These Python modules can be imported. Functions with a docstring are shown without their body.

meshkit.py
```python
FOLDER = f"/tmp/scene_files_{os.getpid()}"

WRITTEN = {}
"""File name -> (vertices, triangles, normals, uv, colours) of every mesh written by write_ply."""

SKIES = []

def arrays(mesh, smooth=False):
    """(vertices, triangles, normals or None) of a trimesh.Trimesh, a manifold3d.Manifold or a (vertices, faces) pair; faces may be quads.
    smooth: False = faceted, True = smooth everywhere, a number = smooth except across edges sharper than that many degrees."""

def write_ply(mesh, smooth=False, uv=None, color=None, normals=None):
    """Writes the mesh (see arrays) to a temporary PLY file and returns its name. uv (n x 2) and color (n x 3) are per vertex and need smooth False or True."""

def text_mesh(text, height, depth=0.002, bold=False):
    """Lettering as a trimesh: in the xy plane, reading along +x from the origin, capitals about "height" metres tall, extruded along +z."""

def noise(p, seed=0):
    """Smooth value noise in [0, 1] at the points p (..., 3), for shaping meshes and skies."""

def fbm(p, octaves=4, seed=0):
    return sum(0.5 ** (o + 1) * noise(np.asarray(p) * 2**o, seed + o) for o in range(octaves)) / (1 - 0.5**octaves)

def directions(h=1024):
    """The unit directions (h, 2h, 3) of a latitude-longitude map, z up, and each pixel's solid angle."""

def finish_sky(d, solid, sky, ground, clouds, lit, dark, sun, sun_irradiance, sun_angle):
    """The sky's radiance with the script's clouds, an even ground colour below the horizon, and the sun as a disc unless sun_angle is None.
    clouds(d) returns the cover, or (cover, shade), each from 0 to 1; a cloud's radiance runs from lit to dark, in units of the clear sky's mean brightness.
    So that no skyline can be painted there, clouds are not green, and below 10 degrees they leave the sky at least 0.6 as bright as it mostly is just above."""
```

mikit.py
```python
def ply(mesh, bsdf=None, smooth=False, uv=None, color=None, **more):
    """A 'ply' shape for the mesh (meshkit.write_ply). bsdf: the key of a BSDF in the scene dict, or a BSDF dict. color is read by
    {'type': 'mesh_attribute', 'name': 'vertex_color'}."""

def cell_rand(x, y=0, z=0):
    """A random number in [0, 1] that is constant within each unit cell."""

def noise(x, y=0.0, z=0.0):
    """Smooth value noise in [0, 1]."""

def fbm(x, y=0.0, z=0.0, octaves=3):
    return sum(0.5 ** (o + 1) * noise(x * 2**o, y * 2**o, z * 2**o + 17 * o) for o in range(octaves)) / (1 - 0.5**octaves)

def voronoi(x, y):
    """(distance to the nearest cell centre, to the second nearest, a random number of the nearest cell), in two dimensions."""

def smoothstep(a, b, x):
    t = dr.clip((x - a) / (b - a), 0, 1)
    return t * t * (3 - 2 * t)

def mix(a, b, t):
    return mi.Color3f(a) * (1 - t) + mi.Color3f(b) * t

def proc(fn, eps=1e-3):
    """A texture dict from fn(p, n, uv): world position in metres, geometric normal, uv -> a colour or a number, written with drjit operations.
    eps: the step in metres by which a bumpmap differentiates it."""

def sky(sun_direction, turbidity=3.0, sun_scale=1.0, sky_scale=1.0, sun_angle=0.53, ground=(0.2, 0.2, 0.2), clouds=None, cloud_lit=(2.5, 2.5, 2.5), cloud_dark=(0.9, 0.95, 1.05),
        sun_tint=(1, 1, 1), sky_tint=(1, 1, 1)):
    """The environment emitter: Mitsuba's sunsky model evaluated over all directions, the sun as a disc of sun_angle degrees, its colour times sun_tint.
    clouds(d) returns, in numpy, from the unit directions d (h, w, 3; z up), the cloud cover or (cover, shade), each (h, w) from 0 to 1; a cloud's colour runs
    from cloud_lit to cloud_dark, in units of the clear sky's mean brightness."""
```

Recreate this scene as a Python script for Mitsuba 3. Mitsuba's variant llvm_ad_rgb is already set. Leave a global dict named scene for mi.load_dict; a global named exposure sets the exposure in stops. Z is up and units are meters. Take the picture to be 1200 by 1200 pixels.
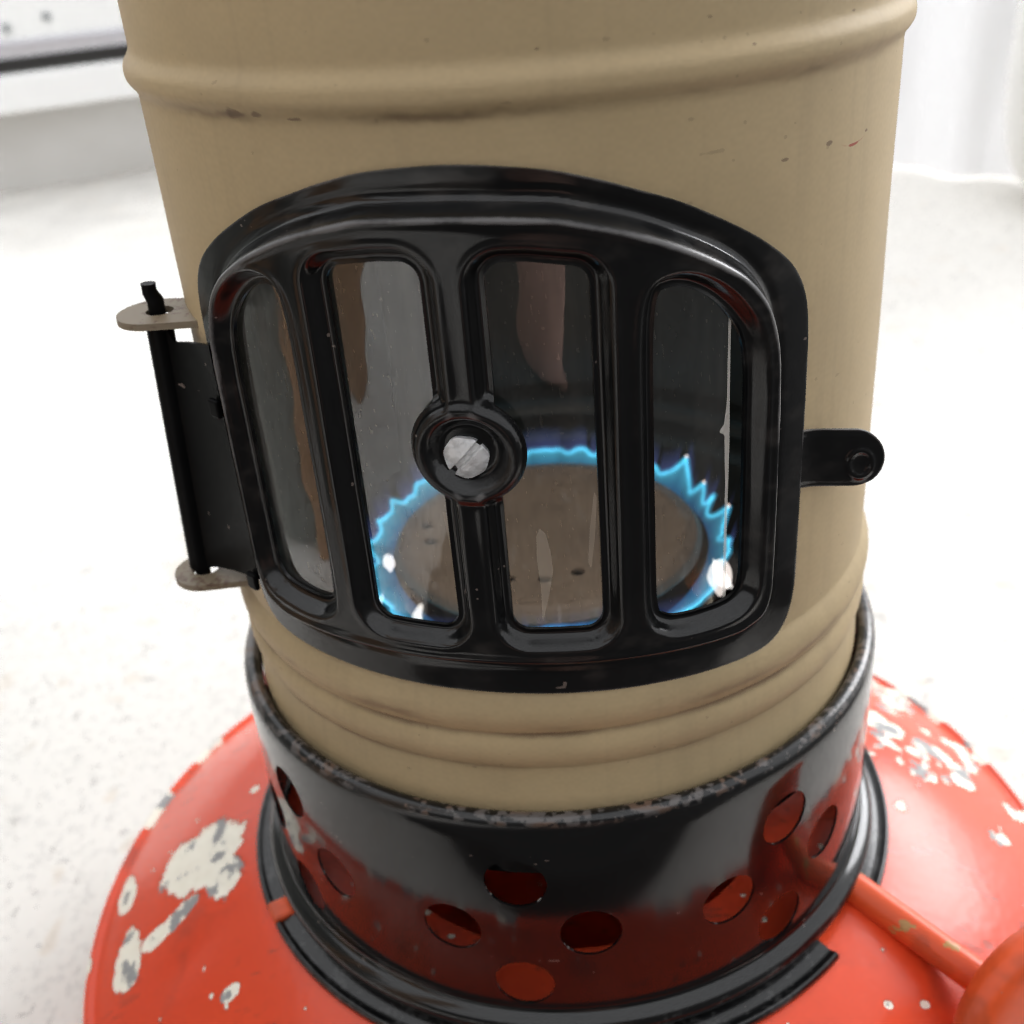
import math, numpy as np, trimesh, shapely, drjit as dr, mitsuba as mi, mikit, meshkit
from shapely.geometry import Polygon, Point, LineString
from mikit import noise, fbm, smoothstep, mix
T = mi.ScalarTransform4f
Z0 = 0.186                                   # height of the stove's reference crease above the floor
scene, labels = {}, {}

# ------------------------------------------------------------------ camera, sky, exposure
exposure = 2.88
EX = 2.0 ** exposure
CAM = np.array([0.0, -0.26658, 0.15730 + Z0])
FW = np.array([-0.031075, 0.871781, -0.488908])
UP = np.array([0.067248, 0.489860, 0.869204])
scene['camera'] = {'type': 'thinlens', 'fov': 48.0, 'fov_axis': 'x', 'near_clip': 0.01, 'far_clip': 100.0,
                   'aperture_radius': 0.0011, 'focus_distance': 0.212,
                   'to_world': T().look_at(origin=CAM.tolist(), target=(CAM + FW).tolist(), up=UP.tolist())}
scene['sky'] = mikit.sky((0.742, 0.52, 0.42), turbidity=3, sun_scale=0.36, sun_angle=30, clouds=lambda d: 1.0, cloud_lit=(2.47, 2.5, 2.55), sun_tint=(0.70, 0.92, 1.50))

# ------------------------------------------------------------------ materials
def rgb(*c):
    return {'type': 'rgb', 'value': list(c)}

def mat(name, color, rough=0.5, metallic=0.0, bump=None, scale=1.0, spec=0.5, **more):
    c = color if isinstance(color, dict) else rgb(*color)
    r = rough if isinstance(rough, dict) else float(rough)
    b = {'type': 'principled', 'base_color': c, 'roughness': r, 'metallic': metallic, 'specular': spec, **more}
    if bump is not None:
        b = {'type': 'bumpmap', 'arbitrary': bump, 'scale': scale, 'bsdf': b}
    scene[name] = {'type': 'twosided', 'bsdf': b}

def ang(p):
    return dr.atan2(p.x, -p.y)

def sstep(a, b, x):
    return smoothstep(a, b, x)

def spot(u, v, cu, cv, ru, rv, w):
    """1 inside a ragged spot of the surface coordinates (u, v), w a noise in [-1, 1]."""
    d = dr.sqrt(dr.square((u - cu) / ru) + dr.square((v - cv) / rv)) + w
    return 1 - sstep(0.45, 1.1, d)

def tan_color(p, n, uv):
    th, z = ang(p) * 57.2958, (p.z - Z0) * 1000
    base = mix((0.384, 0.294, 0.168), (0.412, 0.318, 0.186), fbm(p.x * 60, p.y * 60, p.z * 60))
    base = base * (0.965 + 0.07 * noise(p.x * 1400, p.y * 1400, p.z * 1400)) * (0.90 + 0.20 * fbm(p.x * 16, p.y * 16, p.z * 9))
    streak = sstep(0.52, 0.80, fbm(th * 0.55, z * 0.018, 4.0, octaves=4)) * 0.09
    haze_ = sstep(0.50, 0.78, fbm(p.x * 38 + 2, p.y * 38, p.z * 38)) * 0.14
    base = mix(base, (0.20, 0.150, 0.095), streak + haze_)
    w = fbm(p.x * 300, p.y * 300, p.z * 300) * 2 - 1
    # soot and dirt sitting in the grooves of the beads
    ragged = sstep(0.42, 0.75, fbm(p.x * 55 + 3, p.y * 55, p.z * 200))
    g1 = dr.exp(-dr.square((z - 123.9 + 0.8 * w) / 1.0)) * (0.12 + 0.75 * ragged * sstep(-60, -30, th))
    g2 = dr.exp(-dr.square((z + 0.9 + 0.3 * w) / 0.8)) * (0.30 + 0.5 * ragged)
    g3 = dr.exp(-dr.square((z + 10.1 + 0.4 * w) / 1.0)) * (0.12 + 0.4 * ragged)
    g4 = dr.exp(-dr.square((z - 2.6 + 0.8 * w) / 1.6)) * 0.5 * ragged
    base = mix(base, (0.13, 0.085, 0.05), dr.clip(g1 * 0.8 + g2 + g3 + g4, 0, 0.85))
    # specks
    sp = mi.Float(0)
    for cu, cv, ru, rv in ((2.2, 132.8, 0.35, .3), (-9.5, 130.4, .45, .35), (27.7, 129.9, .7, .4), (22.3, 134.6, .8, .6), (45.6, 131.7, .5, .3), (-36.2, 124.3, 1.5, .9),
                           (57.3, 8.1, .6, .3), (33.7, 110.2, .6, .25), (42.1, 110.8, .5, .3), (-33.0, 124.4, 1.0, .6), (-28, 123.8, 1.6, .4), (51.8, 110.4, .4, .25), (55, 6, .4, .3)):
        sp = dr.maximum(sp, spot(th, z, cu, cv, ru, rv, 1.5 * w))
    sp = dr.maximum(sp, sstep(0.93, 0.96, noise(p.x * 520, p.y * 520, p.z * 520)) * 0.4)
    base = mix(base, (0.10, 0.062, 0.04), sp * 0.6)
    sc = spot(th, z + dr.square(th - 48.2) * -0.07, 48.2, 108.9, 2.4, 0.28, 1.0 * w)
    return mix(base, (0.28, 0.05, 0.035), sc * 0.85)

def fine_bump(p, n, uv):
    return noise(p.x * 1500, p.y * 1500, p.z * 1500) + 0.5 * noise(p.x * 700, p.y * 700, p.z * 700)

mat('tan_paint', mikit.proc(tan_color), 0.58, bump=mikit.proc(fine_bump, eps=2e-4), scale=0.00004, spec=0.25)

def black_color(p, n, uv):
    w = noise(p.x * 900, p.y * 900, p.z * 900) * noise(p.x * 220 + 5, p.y * 220, p.z * 220)
    c = mix((0.0028, 0.0031, 0.0036), (0.0055, 0.0056, 0.0058), fbm(p.x * 90, p.y * 90, p.z * 90))
    return mix(c, (0.20, 0.16, 0.14), sstep(0.72, 0.78, w) * 0.6)

def black_rough(p, n, uv):
    return 0.10 + 0.22 * sstep(0.45, 0.8, fbm(p.x * 70, p.y * 70 + 9, p.z * 70))

mat('black_enamel', mikit.proc(black_color), mikit.proc(black_rough), spec=0.3)

def door_color(p, n, uv):
    # uv.x: distance from the pressed ridge, uv.y: wear of the high edges (set per vertex)
    c = black_color(p, n, uv)
    s = noise(p.x * 1300, p.y * 1300, p.z * 1300)
    wear = sstep(0.50, 0.88, uv.y * (0.45 + 0.75 * fbm(p.x * 160, p.y * 160, p.z * 160)) + 0.10 * s)
    c = mix(c, (0.17, 0.165, 0.165), wear * 0.55)
    dust = sstep(0.50, 0.80, fbm(p.x * 140 + 4, p.y * 140, p.z * 190, octaves=4)) * 0.10 * uv.x
    return mix(c, (0.23, 0.20, 0.18), dust)

def door_rough(p, n, uv):
    return 0.12 + 0.16 * sstep(0.40, 0.8, fbm(p.x * 120, p.y * 120 + 9, p.z * 120)) + 0.18 * uv.y

mat('door_enamel', mikit.proc(door_color), mikit.proc(door_rough), spec=0.4)

def collar_color(p, n, uv):
    z = (p.z - Z0) * 1000
    c = black_color(p, n, uv)
    f = fbm(p.x * 210, p.y * 210, p.z * 210)
    s = noise(p.x * 1100, p.y * 1100, p.z * 1100)
    rim = sstep(-22.8, -21.0, z) * sstep(0.50, 0.62, 0.55 * fbm(p.x * 700, p.y * 700, p.z * 700, octaves=3) + 0.45 * fbm(p.x * 120, p.y * 120, p.z * 120) + 0.03)
    c = mix(c, mix((0.15, 0.135, 0.13), (0.17, 0.11, 0.08), sstep(0.55, 0.7, noise(p.x * 330, p.y * 330 + 3, p.z * 330))), rim * 0.6)
    low = sstep(-82.5, -84.5, z) * sstep(0.50, 0.72, 0.6 * f + 0.4 * s)
    return mix(c, (0.10, 0.10, 0.10), low * 0.28)

def collar_rough(p, n, uv):
    z = (p.z - Z0) * 1000
    return 0.05 + 0.07 * fbm(p.x * 60, p.y * 60 + 9, p.z * 60) + 0.16 * sstep(-25.0, -22.0, z) + 0.10 * sstep(-81.5, -83.5, z)

mat('hinge_black', mikit.proc(black_color), 0.35, spec=0.05)
mat('collar_enamel', mikit.proc(collar_color), mikit.proc(collar_rough), spec=0.5)

def chip_field(p):
    """>0 where the red enamel has flaked off the tank, larger towards the middle of a chip."""
    x, y = p.x * 1000, p.y * 1000
    w = (fbm(p.x * 130, p.y * 130, p.z * 130, octaves=4) - 0.5) * 1.9 + (noise(p.x * 900, p.y * 900, p.z * 900) - 0.5) * 0.35
    f = mi.Float(-9)
    for cx, cy, rx, ry, a in CHIPS:
        c, s = math.cos(math.radians(a)), math.sin(math.radians(a))
        u, v = (x - cx) * c + (y - cy) * s, -(x - cx) * s + (y - cy) * c
        f = dr.maximum(f, 1 - dr.sqrt(dr.square(u / rx) + dr.square(v / ry)) + w * 0.55)
    small = (noise(p.x * 240 + 7, p.y * 240, p.z * 240) - 0.925) * 6
    rear = sstep(0.085, 0.107, p.x) * sstep(-0.03, 0.005, p.y)
    patchy = (fbm(p.x * 95 + 2, p.y * 95, p.z * 95, octaves=4) - 0.86 + 0.29 * rear) * 5
    edge = (dr.sqrt(x * x + y * y) - 150.2) * 0.35 + (fbm(p.x * 70, p.y * 70, 3.0) - 0.60) * 6
    edge = dr.select(dr.sqrt(x * x + y * y) > 147.5, edge, -9)
    return dr.maximum(dr.maximum(f, small), dr.maximum(patchy, edge))

CHIPS = [(-113, -9, 15, 14, 0), (-103, -20, 7, 8, 0), (-117, -27, 8, 3.5, 35), (-125, -31, 5, 4, 0), (-133.5, -34, 5, 12, 12), (-143, -4, 3, 8, 10), (-94, -60, 3.0, 2.2, 0), (-100, 13, 1.8, 1.8, 0),
         (119, 58, 9, 4, 40), (113, 48, 4, 3, 0), (121, 27, 7, 6, 0), (115, 20, 5, 3, 0), (127, 14, 5, 4, 20), (77, -76, 1.2, 1.0, 0), (87, -74, 1.6, 1.0, 20)]

def red_color(p, n, uv):
    c = mix((0.60, 0.050, 0.016), (0.68, 0.070, 0.022), fbm(p.x * 25, p.y * 25, p.z * 25))
    smut = sstep(0.56, 0.80, fbm(p.x * 60 + 8, p.y * 60 + 3, p.z * 60)) * 0.45
    c = mix(c, (0.20, 0.045, 0.03), smut)
    f = chip_field(p)
    cream = mix((0.84, 0.81, 0.71), (0.76, 0.71, 0.60), fbm(p.x * 300, p.y * 300, p.z * 300))
    bare = sstep(0.62, 0.68, fbm(p.x * 165 + 31, p.y * 165, p.z * 165, octaves=4) + 0.10 * noise(p.x * 1100, p.y * 1100, p.z * 1100) + 0.10 * sstep(0.3, 0.8, f))
    cream = mix(cream, (0.27, 0.27, 0.27), bare)
    c = mix(c, (0.16, 0.04, 0.025), (1 - sstep(0.0, 0.10, dr.abs(f))) * 0.55)
    scuff = sstep(0.60, 0.72, fbm(p.x * 180 + 40 * p.y, p.y * 420, p.z * 100)) * sstep(0.42, 0.66, fbm(p.x * 28, p.y * 28, 9.0)) * 0.6
    c = mix(c, (0.13, 0.05, 0.035), scuff)
    return mix(c, cream, sstep(-0.02, 0.04, f))

def red_rough(p, n, uv):
    f = chip_field(p)
    return 0.22 + 0.08 * fbm(p.x * 50, p.y * 50, p.z * 50) + 0.32 * sstep(-0.02, 0.04, f)

def red_bump(p, n, uv):
    return -sstep(-0.06, 0.06, chip_field(p)) + 0.15 * noise(p.x * 500, p.y * 500, p.z * 500)

mat('red_enamel', mikit.proc(red_color), mikit.proc(red_rough), bump=mikit.proc(red_bump, eps=3e-4), scale=0.00030, spec=0.42)

def knob_color(p, n, uv):
    c = mix((0.62, 0.075, 0.020), (0.68, 0.095, 0.026), fbm(p.x * 60, p.y * 60, p.z * 60))
    f = fbm(p.x * 170, p.y * 170, p.z * 170, octaves=4)
    shaft = 1 - sstep(0.117, 0.121, dr.sqrt(p.x * p.x + p.y * p.y))
    c = mix(c, mix((0.42, 0.40, 0.36), (0.38, 0.25, 0.09), shaft), sstep(0.74 - 0.07 * shaft, 0.765 - 0.07 * shaft, f) * 0.9)
    return mix(c, (0.17, 0.05, 0.03), sstep(0.52, 0.66, fbm(p.x * 90 + 5, p.y * 90, p.z * 90)) * 0.3)

mat('knob_enamel', mikit.proc(knob_color), 0.32, spec=0.3)
mat('lining_metal', mikit.proc(lambda p, n, uv: mix((0.060, 0.058, 0.047), (0.115, 0.110, 0.090), fbm(p.x * 70, p.y * 70, p.z * 30))), 0.38, metallic=0.35)
def burnt(p, n, uv):
    c = mix((0.34, 0.235, 0.155), (0.47, 0.335, 0.225), fbm(p.x * 110, p.y * 110, p.z * 110, octaves=4))
    q = dr.sqrt(p.x * p.x + p.y * p.y) * 1000 + 5 * fbm(p.x * 90, p.y * 90, 3.0)
    c = mix(c, (0.20, 0.15, 0.12), sstep(36, 44, q) * 0.6)
    c = mix(c, (0.24, 0.17, 0.12), sstep(0.52, 0.75, fbm(p.x * 65 + 7, p.y * 65, 2.0)) * 0.34)
    return mix(c, (0.72, 0.62, 0.52), sstep(0.82, 0.88, noise(p.x * 900, p.y * 300, 5.0)) * 0.25)

mat('burnt_metal', mikit.proc(burnt), 0.55, metallic=0.2)
mat('dark_metal', (0.05, 0.047, 0.043), 0.45, metallic=0.5)
mat('brass', (0.45, 0.33, 0.14), 0.35, metallic=0.9)
mat('zinc', mikit.proc(lambda p, n, uv: mix((0.72, 0.73, 0.74), (0.52, 0.525, 0.53), sstep(0.4, 0.7, fbm(p.x * 700, p.y * 700, p.z * 700)))), 0.5, metallic=0.35)
mat('lug_paint', mikit.proc(lambda p, n, uv: mix((0.20, 0.16, 0.11), (0.12, 0.075, 0.048), sstep(0.54, 0.74, 0.6 * fbm(p.x * 260, p.y * 260, p.z * 260) + 0.4 * noise(p.x * 1200, p.y * 1200, p.z * 1200)))), 0.5)
scene['mica'] = {'type': 'thindielectric', 'int_ior': 1.56, 'ext_ior': 1.0}
scene['mica_flaw'] = {'type': 'mask', 'opacity': 0.16, 'bsdf': {'type': 'twosided', 'bsdf': {'type': 'diffuse', 'reflectance': rgb(0.75, 0.68, 0.58)}}}
scene['mica_edge'] = {'type': 'mask', 'opacity': 0.55, 'bsdf': {'type': 'twosided', 'bsdf': {'type': 'diffuse', 'reflectance': rgb(0.75, 0.72, 0.66)}}}
scene['mica_grime'] = {'type': 'mask', 'opacity': 0.028, 'bsdf': {'type': 'twosided', 'bsdf': {'type': 'diffuse', 'reflectance': mikit.proc(lambda p, n, uv: mix((0.15, 0.14, 0.12), (0.70, 0.64, 0.54),
    dr.maximum(sstep(0.42, 0.85, fbm(ang(p) * 13, p.z * 17, 2.0, octaves=3)), sstep(0.90, 0.94, noise(ang(p) * 200 + 260 * p.z, p.z * 700, 1.0)))))}}}
scene['air'] = {'type': 'null'}

def floor_color(p, n, uv):
    c = mix((0.69, 0.67, 0.63), (0.76, 0.74, 0.70), fbm(p.x * 9, p.y * 9, 0.0, octaves=4))
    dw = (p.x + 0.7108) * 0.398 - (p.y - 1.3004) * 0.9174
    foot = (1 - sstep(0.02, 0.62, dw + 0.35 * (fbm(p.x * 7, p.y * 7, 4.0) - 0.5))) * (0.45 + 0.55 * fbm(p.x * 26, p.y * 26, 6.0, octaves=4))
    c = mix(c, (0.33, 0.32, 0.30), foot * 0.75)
    g = noise(p.x * 330, p.y * 330, 1.0)
    c = mix(c, (0.42, 0.41, 0.395), sstep(0.50, 0.85, g * 0.6 + 0.4 * noise(p.x * 800, p.y * 800, 2.0)) * 0.34)
    c = mix(c, (0.34, 0.32, 0.30), sstep(0.86, 0.92, noise(p.x * 260 + 3, p.y * 260, 5.0)) * 0.5)
    return mix(c, (0.55, 0.42, 0.28), sstep(0.72, 0.84, fbm(p.x * 60 + 9, p.y * 60, 2.0)) * 0.25)

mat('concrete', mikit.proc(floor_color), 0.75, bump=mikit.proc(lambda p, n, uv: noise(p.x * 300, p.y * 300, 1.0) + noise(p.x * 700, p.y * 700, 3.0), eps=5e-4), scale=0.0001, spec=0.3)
mat('grey_plaster', mikit.proc(lambda p, n, uv: mix((0.56, 0.54, 0.51), (0.68, 0.67, 0.65), fbm(p.x * 7, p.y * 12, p.z * 12))), 0.8, spec=0.2)
mat('white_paint', mikit.proc(lambda p, n, uv: mix((0.90, 0.90, 0.89), (0.86, 0.86, 0.85), fbm(p.x * 20, p.y * 20, p.z * 20))), 0.4)
mat('aluminium', (0.62, 0.62, 0.66), 0.35, metallic=0.8)
mat('gap_dark', (0.03, 0.028, 0.026), 0.7)
mat('steel_rivet', (0.35, 0.38, 0.40), 0.35, metallic=0.7)
scene['white_cloth'] = {'type': 'principledthin', 'base_color': rgb(0.74, 0.74, 0.745), 'roughness': 0.8, 'diff_trans': 0.6}
mat('white_glaze', (0.66, 0.65, 0.62), 0.25)
mat('helper_dark', mikit.proc(lambda p, n, uv: mix((0.026, 0.025, 0.024), (0.048, 0.045, 0.042), fbm(p.x * 14, p.y * 14, p.z * 2))), 0.6)

mat('helper_grey', mikit.proc(lambda p, n, uv: mix((0.07, 0.075, 0.068), (0.22, 0.225, 0.205), fbm(p.y * 22, p.z * 3, 1.0, octaves=4))), 0.6)
mat('terracotta', mikit.proc(lambda p, n, uv: mix((0.42, 0.25, 0.20), (0.52, 0.33, 0.27), fbm(p.x * 30, p.y * 30, p.z * 12))), 0.7)
mat('helper_brown', mikit.proc(lambda p, n, uv: mix((0.30, 0.17, 0.09), (0.42, 0.26, 0.15), fbm(p.x * 14, p.y * 14, p.z * 2))), 0.6)

# ------------------------------------------------------------------ mesh helpers
def add(key, mesh, bsdf, smooth=True, label=None, cat=None, group=None, kind=None, uv=None, color=None, **more):
    if key in scene:
        k = 1
        while f'{key}_{k:03d}' in scene:
            k += 1
        key = f'{key}_{k:03d}'
    scene[key] = mikit.ply(mesh, bsdf, smooth=smooth, uv=uv, color=color, **more)
    d = {k: v for k, v in (('label', label), ('category', cat), ('group', group), ('kind', kind)) if v}
    if d:
        labels[key] = d
    return key

def clip_grid(us, vs, f):
    """Triangulated grid (u fast) cut at f = 0, f < 0 kept. Returns points (n, 2), triangles, boundary edges."""
    U, V = np.meshgrid(us, vs)
    P = np.stack([U.ravel(), V.ravel()], 1)
    F = f(P[:, 0], P[:, 1]) if f is not None else -np.ones(len(P))
    F = np.where(np.abs(F) < 1e-7, -1e-7, F)
    nu, nv = len(us), len(vs)
    i = (np.arange(nv - 1)[:, None] * nu + np.arange(nu - 1)[None]).ravel()
    tri = np.vstack([np.stack([i, i + 1, i + nu + 1], 1), np.stack([i, i + nu + 1, i + nu], 1)])
    ins = F[tri] < 0
    c = ins.sum(1)
    out, new, cache = [tri[c == 3]], [], {}
    def cut(a, b):
        k = (min(a, b), max(a, b))
        if k not in cache:
            t = F[k[0]] / (F[k[0]] - F[k[1]])
            cache[k] = len(P) + len(new)
            new.append(P[k[0]] + t * (P[k[1]] - P[k[0]]))
        return cache[k]
    extra = []
    for t, m in zip(tri[(c == 1) | (c == 2)], ins[(c == 1) | (c == 2)]):
        if m.sum() == 1:
            a = int(np.argmax(m)); a, b, d = t[a], t[(a + 1) % 3], t[(a + 2) % 3]
            extra.append((a, cut(a, b), cut(a, d)))
        else:
            a = int(np.argmin(m)); a, b, d = t[a], t[(a + 1) % 3], t[(a + 2) % 3]
            x, y = cut(a, b), cut(a, d)
            extra += [(x, b, d), (x, d, y)]
    if extra:
        out.append(np.array(extra))
        if new:
            P = np.vstack([P, np.array(new)])
    tris = np.vstack(out)
    used, inv = np.unique(tris, return_inverse=True)
    P, tris = P[used], inv.reshape(-1, 3)
    e = np.vstack([tris[:, [0, 1]], tris[:, [1, 2]], tris[:, [2, 0]]])
    key = np.sort(e, 1)
    _, idx, cnt = np.unique(key, axis=0, return_index=True, return_counts=True)
    return P, tris, e[idx[cnt == 1]]

def shell(P, tris, bound, front, back):
    """A sheet with thickness: front and back are (n, 3) images of the grid points. Front, back and walls have vertices of their own (hard edges)."""
    n = len(P)
    a, b = bound[:, 0], bound[:, 1]
    m = len(bound)
    k = np.arange(m)
    wv = np.vstack([front[a], front[b], back[a], back[b]])
    wf = np.vstack([np.stack([k, k + 2 * m, k + 3 * m], 1), np.stack([k, k + 3 * m, k + m], 1)]) + 2 * n
    v = np.vstack([front, back, wv])
    f = np.vstack([tris, tris[:, ::-1] + n, wf])
    src = np.concatenate([np.arange(n), np.arange(n), a, b, a, b])
    return trimesh.Trimesh(v, f, process=False), src

def cylp(th, z, r):
    """Points from angle (radians, 0 = towards the camera, + = right), height and radius, in metres above the floor."""
    return np.stack([r * np.sin(th), -r * np.cos(th), z + Z0 + 0 * th], 1)

def sd(poly, x, y):
    d = shapely.distance(poly.boundary, shapely.points(x, y))
    return np.where(shapely.contains_xy(poly, x, y), -d, d)

def spline(pts, n=12):
    """A closed Catmull-Rom curve through the points."""
    p = np.array(pts, float)
    a, b, c, d = np.roll(p, 1, 0), p, np.roll(p, -1, 0), np.roll(p, -2, 0)
    t = np.linspace(0, 1, n, endpoint=False)[None, :, None]
    a, b, c, d = (q[:, None] for q in (a, b, c, d))
    q = 0.5 * (2 * b + (c - a) * t + (2 * a - 5 * b + 4 * c - d) * t ** 2 + (3 * b - a - 3 * c + d) * t ** 3)
    return Polygon(q.reshape(-1, 2)).buffer(0)

def sm(a, b, x):
    t = np.clip((x - a) / (b - a), 0, 1)
    return t * t * (3 - 2 * t)

def lathe(profile, n=180, a0=-180.0, a1=180.0, wob=0.0, seed=0):
    """Revolves the (r, z) polyline; sheet normals follow the profile's left-hand side."""
    p = np.array(profile, float)
    th = np.radians(np.linspace(a0, a1, n + 1))
    v = np.vstack([cylp(th, np.full(n + 1, z), np.full(n + 1, r)) for r, z in p])
    if wob:
        v += wob * (meshkit.fbm(v * 40, 2, seed)[:, None] - 0.5) * np.stack([v[:, 0], v[:, 1], 0 * v[:, 0]], 1) / 0.08
    i = (np.arange(len(p) - 1)[:, None] * (n + 1) + np.arange(n)[None]).ravel()
    f = np.vstack([np.stack([i, i + 1, i + n + 2], 1), np.stack([i, i + n + 2, i + n + 1], 1)])
    return trimesh.Trimesh(v, f, process=False)

def fine(profile, step=0.0008):
    """Resamples an (r, z) polyline and rounds its corners a little."""
    p = np.array(profile, float)
    for _ in range(3):
        q = [p[0]]
        for a, b in zip(p[:-1], p[1:]):
            q += [0.75 * a + 0.25 * b, 0.25 * a + 0.75 * b]
        p = np.array(q + [p[-1]])
    return p

def tube(points, radius, sides=14, cap=True):
    p = np.array(points, float)
    r = np.broadcast_to(radius, (len(p),))
    t = np.gradient(p, axis=0); t /= np.linalg.norm(t, axis=1, keepdims=True)
    a = np.cross(t, [0.31, 0.2, 0.93]); a /= np.linalg.norm(a, axis=1, keepdims=True)
    b = np.cross(t, a)
    k = np.arange(sides) * 2 * np.pi / sides
    v = p[:, None] + r[:, None, None] * (np.cos(k)[None, :, None] * a[:, None] + np.sin(k)[None, :, None] * b[:, None])
    i, j = np.meshgrid(np.arange(len(p) - 1), np.arange(sides), indexing='ij')
    A, B = i * sides + j, i * sides + (j + 1) % sides
    q = np.vstack([np.stack([A, B, B + sides], -1).reshape(-1, 3), np.stack([A, B + sides, A + sides], -1).reshape(-1, 3)])
    v = v.reshape(-1, 3)
    if cap:
        n = len(v)
        v = np.vstack([v, p[:1], p[-1:]])
        s = np.arange(sides)
        q = np.vstack([q, np.stack([(s + 1) % sides, s, s * 0 + n], 1), np.stack([n - sides + s, n - sides + (s + 1) % sides, s * 0 + n + 1], 1)])
    return trimesh.Trimesh(v, q, process=False)

def box(x0, x1, y0, y1, z0, z1):
    return trimesh.creation.box(bounds=[[x0, y0, z0], [x1, y1, z1]])

def bevel_box(size, r, center=(0, 0, 0), frame=np.eye(3)):
    import manifold3d as m3
    pts = [np.array(c) for c in np.ndindex(2, 2, 2)]
    s = m3.Manifold.sphere(r, 16)
    h = m3.Manifold.batch_hull([s.translate(list((np.array(c) * 2 - 1) * (np.array(size) / 2 - r))) for c in pts])
    m = h.to_mesh()
    return trimesh.Trimesh(m.vert_properties[:, :3] @ frame.T + np.array(center), m.tri_verts, process=False)

# ------------------------------------------------------------------ setting
g = 8.0
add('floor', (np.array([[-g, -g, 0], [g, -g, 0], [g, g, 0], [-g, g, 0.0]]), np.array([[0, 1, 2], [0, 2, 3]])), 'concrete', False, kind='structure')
W = 'window_sill'
labels[W] = {'label': 'low plastered sill wall with white ledge and aluminium track behind the stove at left', 'category': 'window sill'}
WR = trimesh.transformations.rotation_matrix(math.radians(23.45), [0, 0, 1]); WR[:3, 3] = [-0.7108, 1.3004, 0]
def wall_piece(name, m, bs, sm_=False):
    m.apply_transform(WR); add(W + '__' + name, m, bs, sm_)
wall_piece('wall', box(-3, 2, 0.045, 0.20, 0, 0.110), 'grey_plaster')
wall_piece('ledge', bevel_box((5.0, 0.20, 0.0465), 0.003, (-0.5, 0.10, 0.1298)), 'white_paint', 30)
wall_piece('gap_shade', box(-3, 2, 0.022, 0.18, 0.1534, 0.1715), 'gap_dark')  # dark strip filling the open gap, stands in for its shade
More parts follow.
